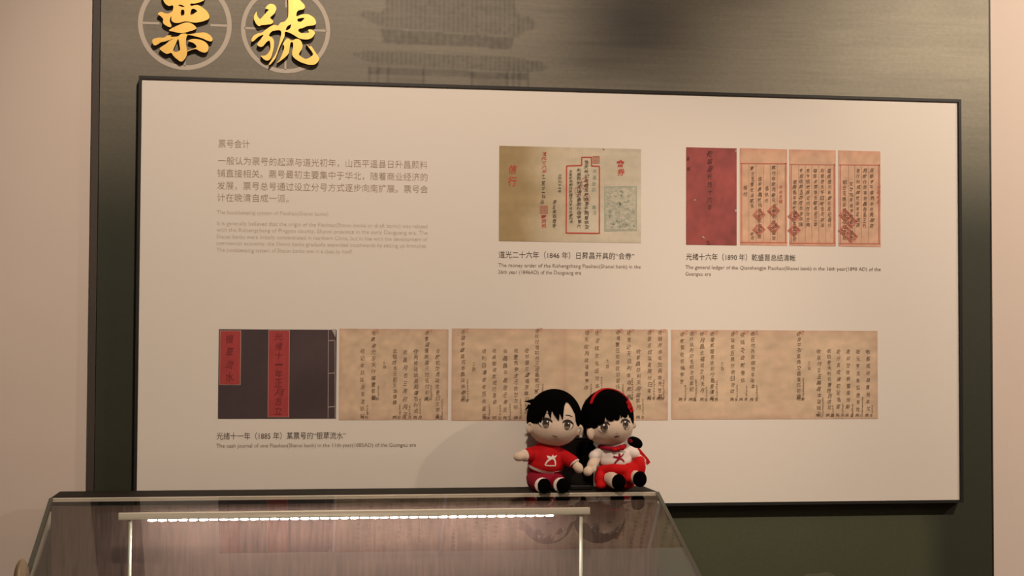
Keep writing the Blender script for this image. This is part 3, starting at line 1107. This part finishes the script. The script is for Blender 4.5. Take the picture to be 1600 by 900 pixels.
def patch(name, poly, bvh, off, mat, parent):
    """embroidered patch: outline in photo pixels laid on the surface of the doll"""
    P = np.array(poly, float)
    c = P.mean(0)
    rings = [c + (P - c) * t for t in (1.0, 0.66, 0.33)]
    v, n = [], len(P)
    for r in rings:
        v += [onto(bvh, x, y, off) for x, y in r]
    v.append(onto(bvh, c[0], c[1], off))
    good = [p for p in v if p is not None]
    v = [p if p is not None else good[0] for p in v]
    f = []
    for k_ in range(2):
        for i in range(n):
            j = (i + 1) % n
            f.append((k_ * n + i, k_ * n + j, (k_ + 1) * n + j, (k_ + 1) * n + i))
    for i in range(n):
        f.append((2 * n + i, 2 * n + (i + 1) % n, 3 * n))
    return mesh_object(name, [tuple(p) for p in v], f, mat, parent)


def seam(name, pts, widths, bvh, off, mat, parent, n=5):
    """embroidered line of changing width"""
    C_ = catmull(pts, n, False)
    wd = np.interp(np.linspace(0, 1, len(C_)), np.linspace(0, 1, len(widths)), widths)
    v, f = [], []
    for i, p in enumerate(C_):
        a = C_[max(i - 1, 0)]
        b = C_[min(i + 1, len(C_) - 1)]
        d = (b - a) / (np.hypot(*(b - a)) + 1e-9)
        nn = np.array([-d[1], d[0]]) * wd[i] / 2
        for q in (p - nn, p + nn):
            h = onto(bvh, q[0], q[1], off)
            v.append(h)
    good = [p for p in v if p is not None]
    v = [p if p is not None else good[0] for p in v]
    for i in range(len(C_) - 1):
        f.append((2 * i, 2 * i + 1, 2 * i + 3, 2 * i + 2))
    return mesh_object(name, [tuple(p) for p in v], f, mat, parent)


def oval(cx, cy, rx_, ry_, rot=0.0, n=22):
    a = math.radians(rot)
    out = []
    for t in np.linspace(0, 2 * math.pi, n, endpoint=False):
        x, y = rx_ * math.cos(t), ry_ * math.sin(t)
        out.append((cx + x * math.cos(a) - y * math.sin(a), cy + x * math.sin(a) + y * math.cos(a)))
    return out


def hair_cap(name, c, r, line, back_el, parent, thick=0.0022, extra=()):
    """hair shell over the head: the fringe follows a line of photo pixels, the back hangs to back_el"""
    C0 = W(*c)
    R = np.array(r) * PXM
    pts = []
    for px, py in line:
        x = (px - c[0]) / r[0]
        z = (c[1] - py) / r[2]
        q = x * x + z * z
        y = -math.sqrt(max(0.0, 1 - q))
        if q > 1:
            x, z = x / math.sqrt(q), z / math.sqrt(q)
        pts.append((math.atan2(x, -y), math.asin(max(-1, min(1, z)))))
    pts.sort()
    A = np.array([p[0] for p in pts])
    E_ = np.array([p[1] for p in pts])
    N, Mr = 420, 26
    az = np.linspace(-math.pi, math.pi, N, endpoint=False)
    el0 = np.interp(az, A, E_)
    bl = np.radians(back_el)
    for i, a in enumerate(az):
        if a < A[0]:
            t = min(1, (A[0] - a) / 0.35)
            el0[i] = E_[0] * (1 - t) + bl * t
        elif a > A[-1]:
            t = min(1, (a - A[-1]) / 0.35)
            el0[i] = E_[-1] * (1 - t) + bl * t
    v, f = [], []
    th = thick / R.mean()
    for layer in (1.0, 1.0 - th):
        for j in range(Mr + 1):
            t = j / Mr
            for i in range(N):
                e = math.pi / 2 * (1 - t) + el0[i] * t
                e = min(e, math.pi / 2 - 0.0005)
                k_ = layer
                d = (math.cos(e) * math.sin(az[i]), -math.cos(e) * math.cos(az[i]), math.sin(e))
                v.append(tuple(C0 + Vector((d[0] * R[0] * k_, d[1] * R[1] * k_, d[2] * R[2] * k_))))
    S = (Mr + 1) * N
    for L in (0, 1):
        for j in range(Mr):
            for i in range(N):
                i2 = (i + 1) % N
                q = (L * S + j * N + i, L * S + (j + 1) * N + i, L * S + (j + 1) * N + i2, L * S + j * N + i2)
                f.append(q if L == 0 else q[::-1])
    for i in range(N):
        i2 = (i + 1) % N
        f.append((Mr * N + i, S + Mr * N + i, S + Mr * N + i2, Mr * N + i2))
    for base, tip, rad in extra:
        b, t = W(*base), W(*tip)
        n0 = len(v)
        q = (t - b).to_track_quat('Z', 'Y')
        for i in range(8):
            a = 2 * math.pi * i / 8
            v.append(tuple(b + q @ Vector((rad * PXM * math.cos(a), rad * PXM * 0.6 * math.sin(a), 0))))
        v.append(tuple(t))
        for i in range(8):
            f.append((n0 + i, n0 + (i + 1) % 8, n0 + 8))
    return mesh_object(name, v, f, M['hair'], parent, True)


def eye(body, bvh, parent, white, iris, pupil, low, spark, lash, lashw, side):
    e = patch('eye', white, bvh, 0.0006, M['eye_white'], parent)
    patch('iris', iris, bvh, 0.0009, M['iris'], e)
    patch('iris_glow', low, bvh, 0.0011, M['iris_light'], e)
    patch('pupil', pupil, bvh, 0.0013, M['lash'], e)
    patch('highlight', spark, bvh, 0.0015, M['spark'], e)
    seam('eyelashes', lash, [w * 1.55 for w in lashw], bvh, 0.0012, M['lash'], e)
    for pts, w in side:
        seam('eye_outline', pts, w, bvh, 0.0011, M['lash'], e)


# ---------------- the boy
bz = W(850, 764, 0.0)
boy = thing('plush_doll', (bz.x, bz.y, HZ + 0.0003), 'plush boy doll in a red shirt with white emblem, sitting on the case ledge', 'plush doll', 'pair of plush dolls on the ledge')
b_skin = blob('body', [
    ('e', (866, 654, 0.003), (41.5, 39, 42.5)), ('e', (866, 666, -0.001), (40.5, 37, 32)),
    ('e', (827.8, 668.5, -0.010), (6.0, 5, 9.5), 8), ('e', (904.5, 672, -0.014), (7.5, 5, 9.5), 14),
    ('e', (855, 718, 0.006), (23, 19, 26)),
    ('c', (836, 708, 0.0), 9, (818, 712, -0.016), 8.5), ('e', (811.5, 713.5, -0.02), (9.5, 8, 7.5), -8),
    ('c', (874, 709, 0.0), 9, (896, 723, -0.02), 8.5), ('e', (903.5, 731, -0.025), (7.6, 8, 9.5), -32),
    ('c', (840, 750, -0.008), 11, (847, 757, -0.038), 10.5), ('c', (868, 750, -0.008), 11, (876, 757, -0.038), 10.5)],
    M['skin'], boy, 0.0015, 5)
bb = bvh_of(b_skin)
z2 = lambda L: [(800 + x / 9, 600 + y / 9) for x, y in L]
hair_cap('hair', (866, 654, 0.004), (44.0, 42, 47), z2([
    (200, 528), (250, 540), (318, 548), (338, 512), (354, 545), (362, 470), (372, 425), (386, 474), (400, 425), (436, 335), (452, 405), (482, 468),
    (490, 400), (497, 345), (520, 400), (560, 455), (596, 506), (604, 385), (630, 440), (652, 490), (662, 380), (680, 290), (706, 243), (742, 226),
    (776, 262), (800, 302), (838, 322), (850, 400), (856, 470), (868, 505), (880, 560), (905, 588), (940, 590)]), -40, boy,
    extra=(((833, 627, 0.004), (818.5, 627.5, 0.004), 7.0), ((828, 634, 0.004), (819.5, 641, 0.004), 6.0)))
eye(b_skin, bb, boy,
    oval(851.5, 662, 9.0, 6.6, 8), oval(852.8, 661.5, 5.6, 7.2), oval(852.6, 660, 2.6, 3.4), oval(852.6, 665.3, 3.9, 2.6), oval(855, 658.5, 1.1, 1.1),
    z2([(352, 560), (395, 508), (445, 492), (500, 492), (540, 508), (566, 535)]), (0.8, 2.2, 2.8, 2.2, 1.2),
    [(z2([(368, 545), (390, 580), (420, 600)]), (1.2, 0.9, 0.5)), (z2([(352, 560), (372, 530)]), (1.0, 1.6))])
eye(b_skin, bb, boy,
    oval(887.5, 664.5, 8.0, 6.6, 6), oval(886.5, 664.2, 4.9, 7.4, 4), oval(886.8, 663, 2.4, 3.6), oval(886.3, 668, 3.4, 2.5), oval(888.5, 661.5, 1.0, 1.0),
    z2([(712, 545), (745, 522), (790, 518), (830, 535), (862, 565)]), (1.2, 2.2, 2.8, 2.2, 1.2),
    [(z2([(862, 562), (855, 600), (828, 636)]), (1.4, 1.0, 0.5))])
seam('eyebrow', z2([(748, 436), (800, 440), (852, 462)]), (0.7, 1.2, 0.8), bb, 0.0008, M['lash'], boy)
seam('eyebrow', z2([(410, 412), (470, 408), (530, 414)]), (0.6, 0.9, 0.6), bb, 0.0008, M['lash'], boy)
seam('mouth', z2([(568, 722), (600, 740), (642, 742)]), (0.8, 1.5, 0.8), bb, 0.0008, M['lip'], boy)
seam('ear_fold', z2([(935, 625), (962, 618), (968, 650), (940, 690)]), (0.6, 0.9, 0.9, 0.6), bb, 0.0008, M['iris'], boy)
seam('ear_fold', z2([(232, 590), (240, 560), (262, 570), (265, 605)]), (0.6, 0.9, 0.9, 0.6), bb, 0.0008, M['iris'], boy)
hemn = Vector((0.10, 0, -1)).normalized()
b_shirt = blob('shirt', [
    ('c', (856, 704, 0.004), 21, (853, 722, 0.002), 27.5), ('e', (853, 727, 0.0), (29.5, 26, 18)), ('e', (856, 700, 0.004), (19, 17, 7)),
    ('c', (840, 707, 0.001), 11.5, (824.5, 711, -0.011), 10.5), ('c', (873, 709, 0.001), 11.5, (893.5, 721, -0.019), 10.5)],
    M['red'], boy, 0.0014, 5, cut=[(W(853, 739, 0.0), Vector((0.14, 0.15, -1)).normalized())])
sb = bvh_of(b_shirt)
blob('sleeve_cuff', [('d', (819.5, 711.8, -0.0145), (812, 713, -0.02), 10.2, 3.0)], M['white'], boy, 0.0011, 2)
blob('sleeve_cuff', [('d', (897.2, 723.6, -0.0215), (903, 731, -0.025), 10.0, 2.8)], M['white'], boy, 0.0011, 2)
seam('hem_band', [(824.5, 726.5), (833, 731.5), (845, 736.2), (857, 738.8), (870, 738.9), (881, 736)], (3.4, 4.0, 4.2, 4.0, 3.6), sb, 0.0012, M['white'], boy)
em = patch('emblem', [(854, 711.5), (858.5, 714.5), (862, 713.5), (863.8, 710), (865.5, 713.3), (870.5, 711), (868, 715), (865, 716.6), (861.5, 717), (856, 716)], sb, 0.0007, M['white'], boy)
seam('emblem_leg', [(862, 716), (856, 720), (851.5, 726.5)], (3.2, 2.8, 1.8), sb, 0.0009, M['white'], em)
seam('emblem_leg', [(863, 716), (867, 719), (868, 726.5)], (3.0, 2.6, 1.8), sb, 0.0009, M['white'], em)
seam('emblem_line', [(852, 727.3), (860, 727.8), (868.5, 727.5)], (1.6, 1.8, 1.6), sb, 0.0009, M['white'], em)
blob('shorts', [
    ('e', (851, 747, 0.001), (29.5, 25, 18)), ('c', (837, 751, -0.006), 14.5, (844, 756.5, -0.03), 13.5), ('c', (867, 751, -0.006), 13.5, (874, 756.5, -0.03), 13)],
    M['maroon'], boy, 0.0015, 5)
for x, y in ((847.2, 758.2), (876.4, 758)):
    blob('leg_cuff', [('d', (x, y, -0.0415), (x + 1.2, y + 0.6, -0.052), 12.2, 3.6)], M['white'], boy, 0.0011, 2)
for x, y in ((850.5, 759.3), (880.0, 758.8)):
    blob('shoe', [('e', (x, y, -0.049), (10.6, 10, 11.8)), ('e', (x + 0.3, y + 0.8, -0.054), (10, 8, 10.8))], M['black'], boy, 0.0013, 3)

# ---------------- the girl
gzp = W(962, 760, 0.0)
girl = thing('plush_doll', (gzp.x, gzp.y, HZ + 0.0003), 'plush girl doll in white shirt and red skirt with red headband, on the case ledge', 'plush doll', 'pair of plush dolls on the ledge')
g_skin = blob('body', [
    ('e', (949.5, 653, 0.003), (40, 39, 42.5)), ('e', (951.5, 666, -0.001), (39, 37, 31)),
    ('e', (922.5, 678.5, -0.022), (5.8, 5, 9.5), -16), ('e', (990, 663, 0.004), (4.8, 5, 7), 0),
    ('e', (960, 716, 0.006), (22, 19, 24)),
    ('c', (935, 709, 0.0), 8.5, (925, 727, -0.016), 8.2), ('e', (918.5, 736.5, -0.02), (7.6, 7.5, 8.0), 20), ('e', (928, 733.5, -0.022), (4.2, 4, 5.2), 20),
    ('c', (985, 707, 0.0), 8.5, (1003, 721, -0.006), 7.0),
    ('c', (950, 745, -0.008), 11.5, (961, 752, -0.038), 11.5), ('c', (985, 742, -0.008), 11, (997, 747.5, -0.038), 10.5)],
    M['skin'], girl, 0.0015, 5)
gb = bvh_of(g_skin)
z3 = lambda L: [(900 + x / 9, 600 + y / 9) for x, y in L]
hair_cap('hair', (948.5, 653, 0.004), (42.8, 42, 46.0), z3([
    (90, 600), (165, 636), (250, 662), (302, 674), (308, 580), (314, 520), (322, 545), (332, 425), (352, 480), (400, 502), (444, 504), (462, 468), (484, 491),
    (530, 490), (574, 477), (556, 385), (578, 420), (606, 446), (640, 460), (662, 450), (686, 384), (706, 420), (722, 468), (732, 430), (752, 490),
    (764, 560), (778, 588), (792, 560)]), -48, girl)
eye(g_skin, gb, girl,
    oval(943, 667.8, 8.6, 8.0, -6), oval(944, 667.5, 5.9, 7.4), oval(944.8, 667.8, 2.5, 3.6), oval(944, 671, 4.0, 2.8), oval(943.6, 664, 1.5, 1.6),
    z3([(305, 590), (340, 560), (390, 545), (440, 550), (475, 572)]), (1.0, 2.0, 2.2, 1.8, 1.0),
    [(z3([(310, 650), (350, 680), (400, 688), (440, 672)]), (0.4, 0.7, 0.7, 0.4)), (z3([(400, 512), (430, 522), (458, 538)]), (0.5, 0.7, 0.5))])
eye(g_skin, gb, girl,
    oval(978.3, 663.0, 6.2, 8.0, -4), oval(977.6, 662.6, 4.6, 7.0, -4), oval(978.0, 662.8, 2.0, 3.4), oval(977.8, 666.2, 3.1, 2.5), oval(976.8, 659, 1.2, 1.4),
    z3([(632, 548), (655, 515), (700, 505), (738, 518), (760, 548)]), (0.9, 1.9, 2.2, 1.7, 0.9),
    [(z3([(680, 622), (712, 642), (740, 628), (756, 580)]), (0.4, 0.7, 0.7, 0.5)), (z3([(638, 498), (664, 490)]), (0.5, 0.7))])
seam('mouth', z3([(535, 745), (575, 738), (614, 735)]), (1.4, 2.6, 1.2), gb, 0.0008, M['lip'], girl)
seam('nose', z3([(556, 699), (575, 694), (594, 698)]), (0.4, 0.7, 0.4), gb, 0.0008, M['iris_light'], girl)
g_shirt = blob('shirt', [
    ('c', (957, 702, 0.004), 19, (960, 715, 0.002), 25), ('e', (961, 720, 0.0), (27, 24, 16)),
    ('c', (941, 705, 0.001), 9.5, (928.5, 713, -0.008), 9.0), ('c', (980, 704, 0.001), 9.5, (991, 709, -0.004), 9)],
    M['white'], girl, 0.0014, 5)
gs = bvh_of(g_shirt)
gem = seam('emblem', [(967.5, 708.5), (968, 713), (966.5, 717.5), (962.5, 721.5), (959, 727)], (3.2, 3.6, 3.8, 3.0, 1.6), gs, 0.0007, M['maroon'], girl)
seam('emblem_arm', [(958.3, 713.2), (963, 714.6), (969.5, 714), (975, 708.7)], (2.8, 3.0, 2.8, 1.3), gs, 0.0008, M['maroon'], gem)
seam('emblem_leg', [(966.5, 717), (971.5, 717.5), (975.5, 721.5)], (2.6, 3.0, 1.8), gs, 0.0008, M['maroon'], gem)
blob('collar', [('c', (937, 697.5, -0.006), 3.2, (948, 700.5, -0.018), 3.4), ('c', (948, 700.5, -0.018), 3.4, (962, 701, -0.021), 3.6), ('c', (962, 701, -0.021), 3.6, (976, 697, -0.012), 3.6)],
     M['maroon'], girl, 0.0011, 3)
blob('bow', [('e', (960, 702.5, -0.024), (5, 3, 3.2), 15), ('e', (972.5, 699.3, -0.022), (4.6, 3, 4.6), -25), ('e', (966.5, 701.5, -0.025), (2.6, 2.6, 2.6))], M['red'], girl, 0.001, 2)
blob('skirt', [
    ('e', (960, 742, 0.001), (31, 25, 17)), ('c', (941, 736, -0.01), 9, (958, 732, -0.02), 8), ('c', (958, 732, -0.02), 8, (980, 735, -0.022), 8.5),
    ('e', (938, 748, -0.014), (9.5, 10, 14)), ('e', (939, 758.5, -0.026), (8.6, 9, 6.4)), ('e', (958, 755, 0.002), (24, 18, 11)),
    ('c', (983, 732, -0.02), 9, (982.5, 748, -0.03), 6.5), ('c', (990, 733, -0.016), 11, (1000, 720, -0.008), 8), ('e', (998, 730, -0.014), (11, 12, 17)),
    ('e', (975, 747, -0.015), (14, 14, 11)), ('e', (973, 757, -0.008), (19, 18, 8))],
    M['skirt'], girl, 0.0014, 5)
for x, y in ((966.8, 753.2), (999.8, 748.6)):
    blob('shoe', [('e', (x, y, -0.049), (11.0, 10, 12.6)), ('e', (x + 0.2, y + 0.6, -0.054), (10.4, 8, 11.6))], M['black'], girl, 0.0013, 3)
blob('pigtail', [('e', (921, 708, 0.012), (13, 11, 17), -10), ('e', (917, 716, 0.010), (9, 9, 12))], M['hair'], girl, 0.0015, 3)
pg = blob('pigtail', [('e', (992, 691, 0.010), (13, 10, 8.6), 22), ('e', (998, 694, 0.008), (6.5, 7, 7.2))], M['hair'], girl, 0.0015, 3)
blob('hair_tie', [('e', (984.5, 688.8, 0.001), (4.4, 4.5, 3.2), 25)], M['maroon'], pg, 0.001, 2)
rib = mesh_object('ribbon', [], [], M['red'], girl)
rp = catmull([(997, 701), (1003, 709), (1010, 718), (1013.5, 725)], 5, False)
bm = bmesh.new()
prev = None
for i, p in enumerate(rp):
    t = i / (len(rp) - 1)
    w = 1.6 + 1.3 * t
    q = [bm.verts.new(W(p[0] - w, p[1] + 0.8 * w, y)) for y in (-0.002, 0.0)] + [bm.verts.new(W(p[0] + w, p[1] - 0.8 * w, y)) for y in (0.0, -0.002)]
    if prev:
        for a in range(4):
            bm.faces.new((prev[a], prev[(a + 1) % 4], q[(a + 1) % 4], q[a]))
    else:
        bm.faces.new(q)
    prev = q
bm.faces.new(prev[::-1])
bmesh.ops.recalc_face_normals(bm, faces=bm.faces[:])
bmesh.ops.translate(bm, verts=bm.verts[:], vec=-origin(girl))
bm.to_mesh(rib.data)
bm.free()
# headband lying over the hair
C0 = W(948.5, 653, 0.004)
R0 = np.array((42.8, 42, 46.0)) * PXM
dirs = catmull([(-0.70, -0.50, 0.50), (-0.58, -0.38, 0.72), (-0.38, -0.22, 0.90), (-0.10, -0.06, 0.99), (0.22, -0.02, 0.97), (0.52, -0.06, 0.85),
                (0.74, -0.22, 0.64), (0.85, -0.36, 0.38), (0.88, -0.40, 0.22)], 5, False)
v, f = [], []
for i, d in enumerate(dirs):
    d = d / np.linalg.norm(d)
    tdir = dirs[min(i + 1, len(dirs) - 1)] - dirs[max(i - 1, 0)]
    sd = np.cross(tdir, d)
    sd = sd / np.linalg.norm(sd)
    for kk, ww in ((1.0, -1), (1.035, -1), (1.035, 1), (1.0, 1)):
        q = d * kk * R0 + sd * ww * 0.0028 * (0.5 + 0.5 * math.sin(math.pi * (0.15 + 0.7 * i / (len(dirs) - 1))))
        v.append(tuple(C0 + Vector(q)))
for i in range(len(dirs) - 1):
    for a in range(4):
        b = (a + 1) % 4
        f.append((4 * i + a, 4 * i + b, 4 * i + 4 + b, 4 * i + 4 + a))
f += [(0, 1, 2, 3), tuple(4 * (len(dirs) - 1) + a for a in (3, 2, 1, 0))]
hb = mesh_object('headband', v, f, M['red'], girl)
blob('headband_bow', [('e', (981.5, 630, -0.02), (3.4, 3, 4.6), -20), ('e', (982.5, 637, -0.021), (3.6, 3, 4.6), 10), ('e', (984.5, 643, -0.019), (2.6, 3, 3.6), 15)], M['red'], hb, 0.001, 2)

# ---------------- black prop between the dolls
pv = W(898, 764, 0.03)
prop = thing('prop_stand', (pv.x, YD + 0.034, HZ + 0.0003), 'glossy black prop stand wedged behind and between the two plush dolls', 'stand')
M['gloss'] = material('gloss_black_plastic', (0.010, 0.008, 0.007), 0.22)
a, b = W(873, 684, 0.034), W(928, 764, 0.034)
box('back_plate', (a.x, YD + 0.034, HZ + 0.0004), (b.x, YD + 0.044, a.z), M['gloss'], prop, 0.003)
box('foot_rest', (a.x + 0.010, YD - 0.012, HZ + 0.0004), (b.x - 0.012, YD + 0.0338, HZ + 0.008), M['gloss'], prop, 0.002)
